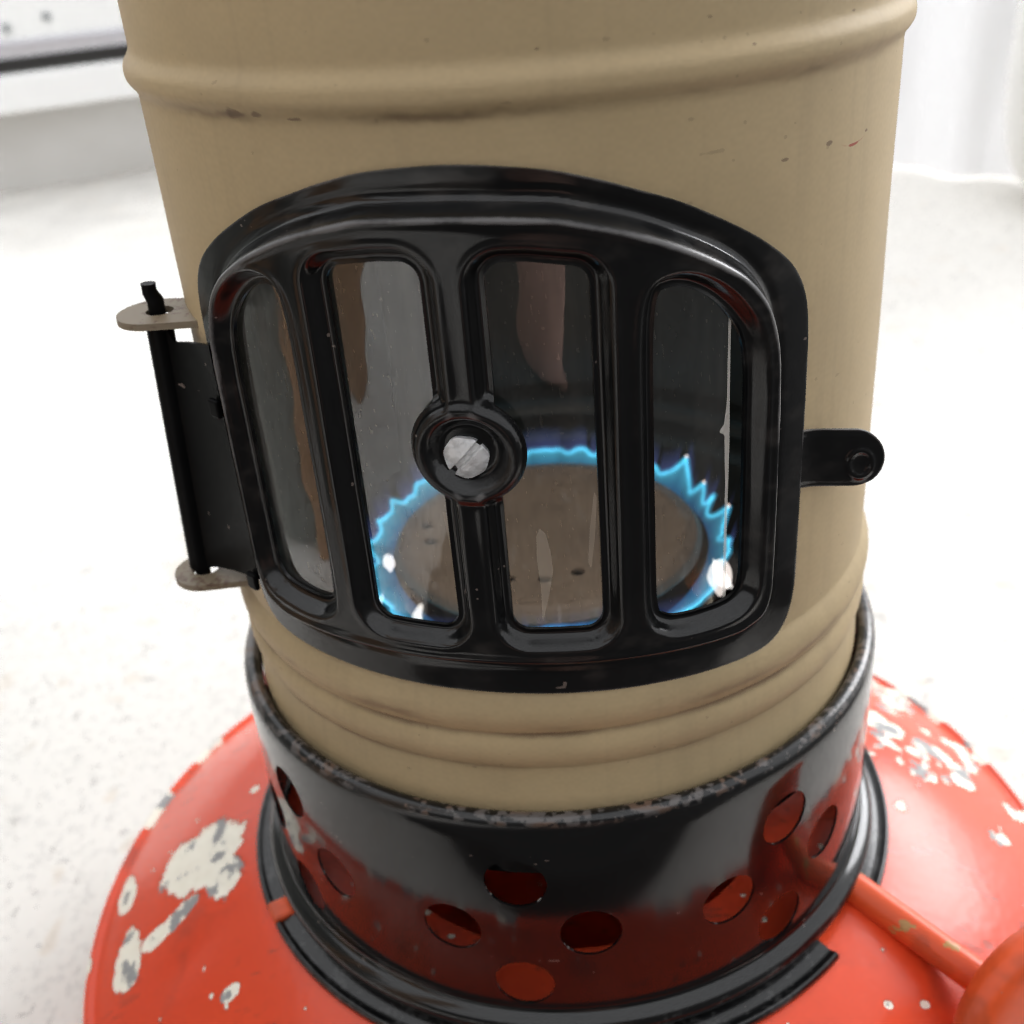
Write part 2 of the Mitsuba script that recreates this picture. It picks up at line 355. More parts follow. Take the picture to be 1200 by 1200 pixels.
wall_piece('rail', bevel_box((5.0, 0.16, 0.0222), 0.005, (-0.5, 0.088, 0.1829)), 'aluminium', 30)
wall_piece('panel', box(-3, 2, 0.013, 0.16, 0.1943, 0.36), 'white_paint')
for x_, z_ in ((0.1175, 0.2170), (0.066, 0.2085)):
    c_ = trimesh.creation.cylinder(0.0055, 0.007, transform=trimesh.transformations.rotation_matrix(np.pi / 2, [1, 0, 0])); c_.apply_translation([x_, 0.0115, z_])
    wall_piece('rivet', c_, 'steel_rivet', 30)

P0, P1 = np.array([0.4230, 1.0787]), np.array([0.5350, 0.9834])
d = (P1 - P0) / np.linalg.norm(P1 - P0)
nrm = np.array([d[1], -d[0]])
U = np.linspace(-0.5, 0.30, 260); Vv = np.linspace(0.004, 0.27, 40)
uu, vv = np.meshgrid(U, Vv)
fold = 0.016 * np.sin(uu * 58 + 1.1) * (0.5 + 0.8 * meshkit.noise(np.stack([uu * 6, vv * 4, 0 * uu], -1), 3)) + 0.03 * (meshkit.fbm(np.stack([uu * 16, vv * 5, 0 * uu], -1), 3, 5) - 0.5)
xy = P0 + uu[..., None] * d + (fold + 0.02 + 0.06 * vv)[..., None] * nrm * -1
cv = np.dstack([xy, vv]).reshape(-1, 3)
nu = len(U); i = (np.arange(len(Vv) - 1)[:, None] * nu + np.arange(nu - 1)[None]).ravel()
cf = np.vstack([np.stack([i, i + 1, i + nu + 1], 1), np.stack([i, i + nu + 1, i + nu], 1)])
back = cv - np.array([*(nrm * -1), 0]) * -0.004
cl = trimesh.Trimesh(cv, cf, process=False)
add('dust_sheet', cl, 'white_cloth', True, 'white cloth hanging in soft folds down to the floor at the right rear', 'cloth')

pot = [(0.001, 0.0), (0.060, 0.0), (0.078, 0.006), (0.104, 0.030), (0.116, 0.065), (0.120, 0.110), (0.119, 0.170), (0.116, 0.220), (0.122, 0.226), (0.122, 0.236), (0.110, 0.236), (0.107, 0.22), (0.110, 0.15), (0.09, 0.05), (0.001, 0.03)]
pm = lathe([(r, z - Z0) for r, z in fine(pot)], 72)
pm.apply_translation([0.600, 0.905, 0])
add('plant_pot', pm, 'white_glaze', True, 'rounded pale glazed pot cut off by the right edge of the picture', 'pot')

vd = 'added_deck'  # added dark deck out of frame, darkens reflections in door and collar
labels[vd] = {'kind': 'structure'}
for k in range(4):
    add(vd + '__plank', bevel_box((0.138, 0.38, 0.03), 0.004, (0.40 + k * 0.142, -0.062, 0.016)), 'helper_dark', 30)
for k in range(9):
    y1 = -0.195 - k * 0.142
    add(vd + '__plank', bevel_box((2.4, 0.138, 0.03), 0.004, (0.98, y1 - 0.069, 0.016)), 'helper_dark', 30)
add('added_post', bevel_box((0.11, 0.11, 1.2), 0.008, (-0.60, -0.44, 0.6)), 'helper_brown', 30, 'added unseen post for the brown strip reflected in the windows', 'post')  # added post, seen only as a brown strip reflected in the mica
sc_ = 'added_screen'  # added unseen boards that darken the reflections on the left
labels[sc_] = {'label': 'added unseen grey boards with a brown post, placed for the window reflections', 'category': 'screen'}
for k in range(3):
    add(sc_ + '__board', bevel_box((0.02, 0.50, 0.145), 0.003, (-0.45, 0.01, 0.08 + k * 0.149)), 'helper_grey', 30)
add(sc_ + '__post', bevel_box((0.03, 0.06, 0.50), 0.006, (-0.425, -0.125, 0.25)), 'helper_brown', 30)
tp = fine([(0.001, 0.0), (0.07, 0.0), (0.075, 0.01), (0.10, 0.17), (0.112, 0.172), (0.115, 0.215), (0.104, 0.217), (0.098, 0.19), (0.06, 0.17), (0.001, 0.17)])
tpm = lathe([(r, z - Z0 + 0.032) for r, z in tp], 60); tpm.apply_translation([0.035, -0.68, 0])
add('added_pot', tpm, 'terracotta', True, 'added unseen pot giving a pinkish reflection in the windows', 'pot')  # added pot out of frame, tints the mica reflection pinkish

hw = 'added_wall'  # added unseen wall that cuts front light and keeps reflections dark
labels[hw] = {'label': 'added unseen dark wall behind the viewer that dims the front', 'category': 'wall'}
add(hw + '__boarding', box(-3.5, 3.5, -1.75, -1.6, 0, 1.0), 'helper_dark', False)

# ------------------------------------------------------------------ the stove
S = 'oil_stove'
labels[S] = {'label': 'old paraffin stove with tan chimney, black windowed door and chipped red tank', 'category': 'stove'}
R = 0.080

# fuel tank
tank = fine([(0.060, -0.0905), (0.088, -0.0912), (0.096, -0.0930), (0.108, -0.0985), (0.120, -0.1055), (0.132, -0.1135), (0.142, -0.1205), (0.1480, -0.1252), (0.1493, -0.1258), (0.1506, -0.1250), (0.1520, -0.1257), (0.1531, -0.1285),
             (0.1533, -0.133), (0.1527, -0.141), (0.1525, -0.170), (0.1505, -0.180), (0.143, -0.1855), (0.0, -0.1855)])
tm = lathe(tank[::-1], 240)
v = tm.vertices
rad, th = np.hypot(v[:, 0], v[:, 1]), np.arctan2(v[:, 0], -v[:, 1])
top = sm(-0.165, -0.135, v[:, 2] - Z0)
v[:, 2] += top * 0.0016 * (meshkit.fbm(v * 22, 2, 4) - 0.5)
dx, dy = v[:, 0] + 0.109, v[:, 1] + 0.043
v[:, 2] -= 0.0016 * np.exp(-((dx * 0.77 + dy * 0.64) / 0.010) ** 2 - ((-dx * 0.64 + dy * 0.77) / 0.006) ** 2) * top
add(S + '__fuel_tank', trimesh.Trimesh(v, tm.faces, process=False), 'red_enamel', True, label='round red tank with flaked enamel showing cream and grey')

# burner collar with eight diamonds of four round holes, inward rolled rim and outward rolled foot
CP = fine([(0.0808, -0.040), (0.0810, -0.0237), (0.0814, -0.0214), (0.0826, -0.0203), (0.0841, -0.0205), (0.0853, -0.0216), (0.0858, -0.0240), (0.0858, -0.030), (0.0857, -0.0792), (0.0859, -0.0815),
           (0.0874, -0.0822), (0.0889, -0.0833), (0.0896, -0.0852), (0.0891, -0.0869), (0.0873, -0.0877)])
CP = CP[::-1]
dp = np.concatenate([[0], np.cumsum(np.hypot(*np.diff(CP, axis=0).T))])
arc = np.unique(np.concatenate([dp, np.arange(0, dp[-1], 0.0009)]))
HOLES = [(-8.6 + 45 * k - 0.6 * (k == 1) + a, z) for k in range(8) for a, z in ((0, -0.0391), (10.9, -0.0551), (-10.9, -0.0558), (0, -0.0718))]
HOLES = [((t + 180) % 360 - 180, z) for t, z in HOLES]
def hole_f(u, w):
    z = np.interp(w, dp, CP[:, 1]); r = np.interp(w, dp, CP[:, 0])
    f = np.full(len(u), -1.0)
    wall = (z < -0.027) & (z > -0.0805) & (r > 0.0853)
    uu = u[wall]; zz = z[wall]; ff = np.full(len(uu), -1.0)
    for t, hz in HOLES:
        du = (uu - t + 180) % 360 - 180
        ff = np.maximum(ff, 0.0071 - np.hypot(np.radians(du) * 0.0857, zz - hz))
    f[wall] = ff
    return f
P, tr, bd = clip_grid(np.linspace(-180, 180, 601), arc, hole_f)
th = np.radians(P[:, 0]); z = np.interp(P[:, 1], dp, CP[:, 1]); r = np.interp(P[:, 1], dp, CP[:, 0])
tan_ = np.stack([np.gradient(CP[:, 0], dp), np.gradient(CP[:, 1], dp)], 1)
nr, nz = np.interp(P[:, 1], dp, tan_[:, 1]), -np.interp(P[:, 1], dp, tan_[:, 0])
ln = np.hypot(nr, nz) + 1e-9; nr, nz = nr / ln, nz / ln
fr = cylp(th, z, r)
wobble = (meshkit.fbm(fr * 22, 2, 2) - 0.5) * 0.00022
fr = cylp(th, z, r + wobble)
bk = cylp(th, z - nz * 0.0006, r + wobble - nr * 0.0006)
keep = np.abs(np.abs(P[bd][:, :, 0]) - 180).min(1) > 1e-6
m, src = shell(P, tr, bd[keep], fr, bk)
add(S + '__collar', m, 'collar_enamel', True, label='glossy black collar pierced with diamonds of round holes, rim rusty')
for a0, a1 in ((-164, -64.5), (-60, 44.5), (61, 172)):
    fl = fine([(0.0869, -0.0876), (0.0878, -0.0886), (0.0902, -0.0892), (0.0922, -0.0898), (0.0936, -0.0890), (0.0944, -0.0894), (0.0947, -0.0908), (0.0940, -0.0924), (0.0895, -0.0918), (0.0869, -0.0908)])
    seg = lathe(fl[::-1], int((a1 - a0) * 1.5), a0, a1)
    add(S + '__collar__foot_flange', seg, 'collar_enamel', True)
add(S + '__collar__foot_lug', bevel_box((0.010, 0.007, 0.004), 0.001, cylp(np.radians([-62.2]), np.array([-0.0900]), np.array([0.0895]))[0].tolist(),
    np.array([[math.sin(math.radians(-62.2)), math.cos(math.radians(-62.2)), 0], [-math.cos(math.radians(-62.2)), math.sin(math.radians(-62.2)), 0], [0, 0, 1]])), 'knob_enamel', 30)

# door geometry: door coordinates s (mm along the curve, right) and t (mm up), the door sags a little to the right
THC = -8.25
def door_map(s, t):
    return np.radians(THC) + s / 82.0, (t - 0.028 * s) / 1000

right = [(14.1, 115.4), (23.2, 113.3), (31.0, 110.7), (37.8, 108.2), (45.0, 104.7), (54.3, 99.4), (61.9, 93.5), (66.0, 87.0), (67.4, 79), (67.6, 68), (67.6, 50), (67.6, 31), (67.2, 21.5), (65.0, 15.0), (60.5, 11.3), (53, 10.3), (40, 10.3), (20, 10.6)]
OUTER = spline([(0, 116.5)] + right + [(0, 10.8)] + [(-x, y) for x, y in right[::-1]])
rr = [(14, 109.8), (20, 108.7), (29.4, 106.0), (38, 102.3), (45, 98.4), (50.4, 94.3), (54.4, 89.0), (56.8, 82.0), (57.6, 75), (57.8, 66), (57.8, 50), (57.8, 33), (57.4, 27), (55.5, 22.5), (51.5, 20.3), (45, 19.3), (20, 19.6)]
RIDGE = spline([(0, 110.4)] + rr + [(0, 19.9)] + [(-x, y) for x, y in rr[::-1]])
BOSS = (-1.4, 66.8)
def rounded(pts, r):
    return Polygon(pts).buffer(-r).buffer(r, quad_segs=10)
slot_in = rounded([(5.4, 27.4), (23.0, 27.2), (23.1, 97.6), (21.5, 99.6), (12.5, 100.9), (5.5, 101.1)], 3.4)
slot_out = spline([(34.6, 92.6), (36.6, 94.3), (40.2, 93.8), (44.5, 91.3), (48.5, 87.3), (51.2, 82.5), (52.3, 75), (52.4, 62), (52.4, 42), (52.2, 32), (50.8, 28.6), (47.5, 27.3), (40, 26.9), (35.8, 27.7), (33.9, 31), (33.7, 45), (33.7, 62), (33.8, 84)], 8)
flip = lambda g_: shapely.affinity.scale(g_, -1, 1, origin=(0, 0))
import shapely.affinity
DS = 1.7
disc = Point(BOSS[0] + DS - 0.2, BOSS[1]).buffer(10.5, quad_segs=40)
SLOTS = [flip(slot_out), flip(slot_in).difference(disc).buffer(-0.8).buffer(0.8), slot_in.difference(disc).buffer(-0.8).buffer(0.8), slot_out]
SLOTS[0] = shapely.affinity.scale(SLOTS[0], 0.93, 1, origin=(-33.7, 60))
SLOTS = [shapely.affinity.translate(g_, -DS, 0) for g_ in SLOTS]
SLOTU = shapely.union_all(SLOTS)

ss, ts = np.linspace(-68.5, 68.5, 343), np.linspace(9, 117.5, 272)
def door_f(s, t):
    return np.maximum(sd(OUTER, s, t), -sd(SLOTU, s, t))
P, tr, bd = clip_grid(ss, ts, door_f)
s, t = P.T
din = -sd(RIDGE, s, t); dsl = sd(SLOTU, s, t); dout = -sd(OUTER, s, t)
h = 1.0 + 3.9 * sm(-1.1, 1.6, din) + 0.45 * np.exp(-((din - 1.9) / 0.9) ** 2)
h -= 0.35 * np.exp(-((din + 2.2) / 0.9) ** 2)
low = 1.7 + 0.25 * np.exp(-(dsl / 0.5) ** 2)
w = 1 - sm(1.0, 3.4, dsl)
hb = h * (1 - w) + low * w + 0.15 * np.exp(-((dsl - 3.7) / 0.7) ** 2) * (din > 3)
rho = np.hypot(s - BOSS[0], t - BOSS[1]) * 9.8 / 10.6
boss = np.interp(rho, [0, 4.6, 5.2, 5.9, 6.6, 7.3, 8.0, 8.8, 9.3, 9.8, 12.0], [2.6, 2.6, 3.0, 4.1, 5.2, 5.7, 5.7, 5.0, 4.1, 2.8, -2])
k = 0.8
h = np.where(rho < 14, np.where(rho < 7.2, boss, np.log(np.exp(hb / k) + np.exp(boss / k)) * k), hb)
h = np.where(rho < 8.4, boss * (1 - sm(7.2, 8.4, rho)) + h * sm(7.2, 8.4, rho), h)
h += 0.25 * (meshkit.fbm(np.stack([s / 16, t / 16, 0 * s], 1), 2, 8) - 0.5)
th, z = door_map(s, t)
fr = cylp(th, z, R + h / 1000)
bk = cylp(th, z, R + (h - 0.75) / 1000)
m, src = shell(P, tr, bd, fr, bk)
uvx = np.clip(1 - np.abs(din - 0) / 12, 0, 1)
uvy = np.clip(np.exp(-((din - 1.6) / 0.8) ** 2) * sm(30, 75, t) + 0.8 * np.exp(-(dout / 0.6) ** 2) + 0.35 * np.exp(-((dsl - 3.7) / 0.6) ** 2) + 0.5 * np.exp(-((dsl) / 0.5) ** 2) + 0.6 * np.exp(-((rho - 7.6) / 0.8) ** 2), 0, 1)
D = S + '__door'
add(D, m, 'door_enamel', True, uv=np.stack([uvx, uvy], 1)[src], label='black pressed arched door with four tall mica windows')

# mica sheet behind the four windows, its right edge showing in the last one
MICA = RIDGE.buffer(-1.5).intersection(shapely.box(-56.5, 23.5, 47.6, 104))
P, tr, bd = clip_grid(np.linspace(-57, 48, 310), np.linspace(23, 104.5, 140), lambda a, b: sd(MICA, a, b))
s, t = P.T
th, z = door_map(s, t)
hm = 0.95 + 0.008 * (meshkit.fbm(np.stack([s / 3.6, t / 40, 0 * s], 1), 2, 31) - 0.5) + 0.5 * (meshkit.fbm(np.stack([s / 14, t / 30, 0 * s], 1), 3, 21) - 0.5) - 0.6 * sm(22, 40, np.abs(s)) * 0
mm = trimesh.Trimesh(cylp(th, z, R + hm / 1000), tr, process=False)
add(D + '__mica_sheet', mm, 'mica', True, label='clear wavy mica sheet behind the door windows')
gr = trimesh.Trimesh(cylp(th, z, R + 0.00035 + 0 * z), tr, process=False)
add(D + '__mica_grime', gr, 'mica_grime', True)
def flaw(poly, key, bs, off=1.15):
    poly = Polygon([(x + 0.4, y * 1.065) for x, y in poly]).buffer(0.2).buffer(-0.1)
    b = poly.bounds
    Pq, tq, bq = clip_grid(np.linspace(b[0] - .3, b[2] + .3, 40), np.linspace(b[1] - .3, b[3] + .3, 60), lambda a, c: sd(poly, a, c))
    th, z = door_map(*Pq.T)
    add(key, trimesh.Trimesh(cylp(th, z, R + off / 1000 + 0 * z), tq, process=False), bs, True)
flaw([(9.0, 27), (10.6, 33), (11.6, 38), (11.3, 42), (10.6, 45.5), (9.7, 46.5), (9.0, 45), (8.8, 40), (9.2, 34)], D + '__mica_blister', 'mica_flaw')
flaw([(-6.6, 28), (-5.6, 28), (-5.2, 38), (-6.2, 49), (-8.6, 49.5), (-7.6, 40)], D + '__mica_blister', 'mica_flaw')
flaw([(19.0, 38), (19.9, 44), (20.6, 52), (20.3, 53), (19.2, 46), (18.6, 39)], D + '__mica_blister', 'mica_flaw')
flaw([(46.75, 24), (47.35, 24), (47.3, 40), (47.5, 58), (47.3, 75), (47.5, 92), (47.0, 92), (46.95, 66), (46.4, 62.0), (44.5, 59.8), (46.5, 60.6), (46.9, 50)], D + '__mica_edge', 'mica_edge')

# slotted fixing screw in the middle of the door
P, tr, bd = clip_grid(np.linspace(-4.4, 4.4, 76), np.linspace(-4.4, 4.4, 76), lambda a, b: np.hypot(a, b) - 4.05 - 0.12 * np.sin(3 * np.arctan2(b, a) + 1) - 0.08 * np.sin(7 * np.arctan2(b, a)))
a, b = P.T
q = np.hypot(a, b)
ca, sa = math.cos(math.radians(48)), math.sin(math.radians(48))
across = -a * sa + b * ca
hz = 1.5 - 0.06 * q ** 2 + 0.22 * (meshkit.fbm(np.stack([a, b, 0 * a], 1) * 1.1, 3, 3) - 0.5) - 1.0 * 1.2 * (1 - sm(0.45, 0.65, np.abs(across)))
th, z = door_map(a + BOSS[0] - 0.6, b + BOSS[1] - 1.2)
m, src = shell(P, tr, bd, cylp(th, z, R + (2.9 + hz) / 1000), cylp(th, z, R + 0.0022 + 0 * z))
add(D + '__screw', m, 'zinc', True, label='grey slotted screw head in the middle of the door')

# latch tab on the right: bent outwards, round end with a pressed ring
L = np.linspace(-1.6, 17.8, 67); Wd = np.linspace(-6.5, 6.5, 48)
def tab_f(a, b):
    return np.where(a < 11.3, np.abs(b) - 6.3, np.hypot(a - 11.3, b) - 6.3)
P, tr, bd = clip_grid(L, Wd, tab_f)
la, lb = P.T
dirs = np.radians(38.7 - 33.0 * sm(-2, 5, np.linspace(-6, 20, 400)))
px_ = np.cumsum(np.cos(dirs)) * 26 / 399; py_ = np.cumsum(np.sin(dirs)) * 26 / 399
lx = np.linspace(-6, 20, 400)
i0 = np.interp(0, lx, px_), np.interp(0, lx, py_)
start = np.array([0.0815 * math.sin(math.radians(38.7)), -0.0815 * math.cos(math.radians(38.7))])
X = start[0] + (np.interp(la, lx, px_) - i0[0]) / 1000; Y = start[1] + (np.interp(la, lx, py_) - i0[1]) / 1000
dn = np.interp(la, lx, dirs)
N = np.stack([np.sin(dn), -np.cos(dn)], 1)
ring = np.hypot((la - 12.6) / 0.85, lb + 1.1)
off = 0.45 * np.exp(-((ring - 2.9) / 0.7) ** 2) - 0.15 * np.exp(-(ring / 1.5) ** 2) - 0.25 * sm(4.6, 6.0, np.abs(lb))
zz = 0.0503 - 0.00012 * la + lb / 1000 + Z0
mk = lambda o: np.column_stack([X + N[:, 0] * o / 1000, Y + N[:, 1] * o / 1000, zz])
m, src = shell(P, tr, bd, mk(off - 0.55), mk(off - 1.25))
e_ = np.minimum(6.3 - np.abs(lb), np.where(la > 11.3, 6.3 - np.hypot(la - 11.3, lb), 9))
add(D + '__latch_tab', m, 'door_enamel', True, uv=np.stack([0 * la + 0.4, 0.9 * np.exp(-(e_ / 0.5) ** 2)], 1)[src], label='black latch tab with a pressed ring at its round end')

# hinge: leaf, rolled barrel and pin on the left, and the two lugs of the chimney that hold it
HB, HT = np.array([-0.0839, -0.0311]), np.array([-0.0807, -0.0300])
def hinge_xy(z):
    q = (z - 0.0150) / (0.0791 - 0.0150)
    return HB + (HT - HB) * q
zs = np.linspace(0.0165, 0.0770, 30)
add(D + '__hinge_barrel', tube([[*hinge_xy(z), z + Z0] for z in zs], 0.0029, 20), 'hinge_black', 40)
zp = np.linspace(0.0115, 0.0860, 40)
pin = tube([[hinge_xy(z)[0] - (0.0009 if z > 0.083 else 0), hinge_xy(z)[1], z + Z0] for z in zp], [0.0018 if z < 0.083 else 0.0016 for z in zp], 16)
add(D + '__hinge_pin', pin, 'hinge_black', 40)
us = np.linspace(0, 1, 50); zs = np.linspace(0.0140, 0.0825, 76)
def leaf_f(u, z):
    topz = 0.0760 - 0.0035 * sm(0.08, 0.25, u) + 0.0055 * u; botz = 0.0165 + 0.0055 * u
    return np.maximum(z - topz, botz - z)
P, tr, bd = clip_grid(us, zs, leaf_f)
u, z = P.T
hx = np.array([hinge_xy(q) for q in z])
tb = np.array([0.0817 * math.sin(math.radians(-53.6)), -0.0817 * math.cos(math.radians(-53.6))])
ha = hx + np.array([0.0010, -0.0019])
c1 = ha + 0.0042 * np.array([0.75, -0.25]); c2 = tb + 0.008 * np.array([-0.62, 0.78])
B3 = lambda q: ((1 - q) ** 3)[:, None] * ha + (3 * q * (1 - q) ** 2)[:, None] * c1 + (3 * q * q * (1 - q))[:, None] * c2 + (q ** 3)[:, None] * tb
xy = B3(u); e = 1e-3
tg = B3(np.clip(u + e, 0, 1)) - B3(np.clip(u - e, 0, 1)); tg /= np.linalg.norm(tg, axis=1, keepdims=True)
nn = np.stack([tg[:, 1], -tg[:, 0]], 1)
m, src = shell(P, tr, bd, np.column_stack([xy, z + Z0]), np.column_stack([xy - nn * 0.0008, z + Z0]))
add(D + '__hinge_leaf', m, 'hinge_black', True)
for zt in (0.0640, 0.0215):
    q = B3(np.array([0.93]))[0]
    fr_ = np.array([[0.72, 0.69, 0], [-0.69, 0.72, 0], [0, 0, 1.0]])
    add(D + '__leaf_clip', bevel_box((0.0034, 0.0014, 0.0042), 0.0006, [q[0] - 0.0004, q[1] - 0.0008, zt + Z0], fr_), 'hinge_black', 30)

# chimney: tan sheet with one bead above the door and two below it, cut out behind the door, lined with bare metal
def chim_r(z):
    mm_ = z * 1000
    b = 1.9 * np.exp(-np.abs((mm_ - 127.4) / 2.9) ** 3.0)
    b += 2.0 * np.maximum(0, np.sin(np.pi * np.clip((mm_ + 0.9) / 10.9, 0, 1))) ** 0.8 + 1.5 * np.maximum(0, np.sin(np.pi * np.clip((mm_ + 10.1) / 9.2, 0, 1))) ** 0.8
    b += 0.55 * sm(-12, -21, mm_)
    return R + b / 1000 - 0.0001
HOLE = SLOTU.convex_hull.buffer(5.0)
def chim_f(u, z):
    s = (np.radians(u - THC)) * 82.0
    return np.where(np.abs(s) < 80, -sd(HOLE, s, z * 1000 + 0.028 * s), -50.0)
zs = np.unique(np.concatenate([np.arange(-0.0288, 0.019, 0.0006), np.arange(0.019, 0.121, 0.0016), np.arange(0.121, 0.134, 0.0005), np.arange(0.134, 0.2301, 0.004)]))
P, tr, bd = clip_grid(np.linspace(-180, 180, 421), zs, chim_f)
th = np.radians(P[:, 0])
r = chim_r(P[:, 1])
r = r + 0.0005 * (meshkit.fbm(np.stack([np.sin(th) * 2.5, np.cos(th) * 2.5, P[:, 1] * 22], 1), 2, 6) - 0.5)
keep = np.abs(np.abs(P[bd][:, :, 0]) - 180).min(1) > 1e-6
m, src = shell(P, tr, bd[keep], cylp(th, P[:, 1], r), cylp(th, P[:, 1], r - 0.0005))
C_ = S + '__chimney'
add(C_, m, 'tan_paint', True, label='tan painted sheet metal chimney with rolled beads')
inn = trimesh.Trimesh(cylp(th, P[:, 1], r - 0.0007), tr[:, ::-1], process=False)
add(C_ + '__lining', inn, 'lining_metal', True, label='bare grey metal inside of the chimney')
def lug(zc, rad_, cshift, hole):
    c = hinge_xy(zc) + cshift
    k = np.radians(-67.5)
    foot = [np.array([0.0798 * math.sin(k + d_), -0.0798 * math.cos(k + d_)]) for d_ in (-0.105, 0.105)]
    poly = shapely.union_all([Point(*(c * 1000)).buffer(rad_, quad_segs=20), Point(*(foot[0] * 1000)).buffer(0.3), Point(*(foot[1] * 1000)).buffer(0.3)]).convex_hull
    poly = poly.difference(Point(*(hinge_xy(zc) * 1000 + np.array(hole[:2]))).buffer(hole[2]))
    import manifold3d as m3
    mesh = trimesh.creation.extrude_polygon(poly, 1.5, engine='earcut')
    mesh.apply_scale(0.001); mesh.apply_translation([0, 0, zc - 0.00075 + Z0])
    return mesh
add(C_ + '__hinge_lug', lug(0.0791, 8.2, np.array([-0.0004, 0.0]), (0.6, 0, 3.0)), 'lug_paint', 25, label='upper tan hinge lug')
add(C_ + '__hinge_lug', lug(0.0150, 8.0, np.array([0.0016, -0.0004]), (0.9, -.3, 3.2)), 'lug_paint', 25, label='lower tan hinge lug')

# burner: wick tube, dished flame spreader with a ring of small holes, dark deck
Bn = S + '__burner'
add(Bn, lathe(fine([(0.0795, -0.024), (0.062, -0.022), (0.054, -0.020), (0.0535, -0.014), (0.0520, -0.0115), (0.0505, -0.0125), (0.0500, -0.022)])[::-1], 160), 'dark_metal', True, label='dark burner deck around the wick')
add(Bn + '__wick_tube', lathe([(0.0425, -0.030), (0.0425, -0.009), (0.0435, -0.009), (0.0435, -0.030)][::-1], 120), 'brass', True)
add(Bn + '__outer_tube', lathe([(0.0360, -0.088), (0.0360, -0.022), (0.0368, -0.022), (0.0368, -0.088)][::-1], 120), 'brass', 30)
dots = [(r_ * math.sin(math.radians(a)), -r_ * math.cos(math.radians(a))) for a, r_ in ((-27, 24), (-4, 22.5), (20, 21.2), (-87, 32), (-102, 34.4), (43, 22), (70, 24))]
def disc_f(x, y):
    f = np.hypot(x, y) - 41.8
    for a, b in dots:
        f = np.maximum(f, 1.9 - np.hypot(x - a, y - b))
    return f
P, tr, bd = clip_grid(np.linspace(-42, 42, 190), np.linspace(-42, 42, 190), disc_f)
x, y = P.T; q = np.hypot(x, y)
zz = 0.7 - 1.6 * (1 - sm(16, 36, q)) + 0.5 * np.exp(-((q - 37) / 1.5) ** 2) - 1.6 * sm(40.3, 41.9, q) + 0.5 * (meshkit.fbm(np.stack([x / 12, y / 12, 0 * x], 1), 3, 4) - 0.5)
x, y = x * 0.985 - 0.5, y * 0.985 + 1.5
m, src = shell(P, tr, bd, np.column_stack([x / 1000, y / 1000, zz / 1000 + Z0]), np.column_stack([x / 1000, y / 1000, (zz - 1.0) / 1000 + Z0]))
add(Bn + '__flame_spreader', m, 'burnt_metal', True, label='brown burnt flame spreader disc with small holes')
add(Bn + '__spreader_neck', lathe([(0.036, -0.05), (0.036, -0.002)][::-1], 90), 'dark_metal', True)

# flame: a thin glowing skirt between spreader and wick, its bright jagged upper edge, and the dim violet veil above
rng = np.random.default_rng(5)
n = 1080
tf = np.linspace(-np.pi, np.pi, n, endpoint=False)
teeth = 25
ph = tf * teeth / (2 * np.pi) + 0.35 * np.sin(3 * tf + 1) + 0.25 * np.sin(7 * tf)
amp_k = rng.uniform(0.55, 1.0, teeth + 4)
saw = (1 - np.abs(np.sin(np.pi * ph)) ** 0.85)
azd = np.degrees(tf)
right_ = np.exp(-((azd - 108) / 34) ** 2); left_ = np.exp(-((azd + 95) / 40) ** 2); back_ = np.clip(-np.cos(tf), 0, 1)
front_ = np.clip(np.cos(tf), 0, 1)
fc = np.exp(-((azd - 3) / 19) ** 2)
tooth = saw * amp_k[np.floor(ph + 0.5).astype(int) % teeth]
drift = meshkit.fbm(np.stack([np.cos(tf) * 4, np.sin(tf) * 4, 0 * tf], 1), 3, 9) - 0.5
zig = meshkit.noise(np.stack([np.cos(tf) * 13, np.sin(tf) * 13, 0 * tf], 1), 12) - 0.5
deep = np.clip(0.25 + 0.75 * right_ + 0.25 * left_, 0, 1)
ztop = -0.0010 + 0.0034 * back_ - 0.0008 * front_ + 0.0046 * fc + (0.0010 + 0.0066 * right_ + 0.0012 * left_) * tooth + 0.0030 * zig * (1 - right_) * (1 - 0.8 * fc) + 0.0016 * drift * (1 - fc)
rtop = 0.0444 + 0.0044 * deep * tooth + 0.0026 * (1 - deep) + 0.0022 * left_ + 0.0030 * np.exp(-((azd + 45) / 26) ** 2) + 0.0026 * np.exp(-((azd - 48) / 22) ** 2) + 0.0030 * zig + 0.0012 * drift
zlow = -0.0020 - 0.0048 * front_ ** 2 * (1 - fc) - 0.0012 * fc
tone = (1 - 0.35 * fc)[:, None] * np.array([1, 1, 1]) + fc[:, None] * np.array([0.02, -0.08, 0.22])
tone = tone * (0.75 + 0.9 * meshkit.fbm(np.stack([np.cos(tf) * 7, np.sin(tf) * 7, 0 * tf + 4], 1), 3, 15))[:, None]
def ring_sheet(r0, z0, r1, z1, c0, c1, rows=7, power=1.0):
    vs, cs = [], []
    for k in range(rows):
        q = k / (rows - 1)
        vs.append(cylp(tf, z0 + (z1 - z0) * q, r0 + (r1 - r0) * q))
        cs.append(np.array(c0) * (1 - q ** power) + np.array(c1) * q ** power + np.zeros((n, 3)))
    v, c = np.vstack(vs), np.vstack(cs)
    i, j = np.meshgrid(np.arange(rows - 1), np.arange(n), indexing='ij')
    A, B = (i * n + j).ravel(), (i * n + (j + 1) % n).ravel()
    f = np.vstack([np.stack([A, B, B + n], 1), np.stack([A, B + n, A + n], 1)])
    off = np.array([0, 0, 4e-4])
    return trimesh.Trimesh(np.vstack([v, v - off]), np.vstack([f, f[:, ::-1] + len(v)]), process=False), np.vstack([c, c])
def glow(key, mesh, color, label=None):
    scene[key] = mikit.ply(mesh, 'air', smooth=False, color=color, emitter={'type': 'area', 'radiance': {'type': 'mesh_attribute', 'name': 'vertex_color'}})
    if label:
        labels[key] = {'label': label}
F = S + '__flame'
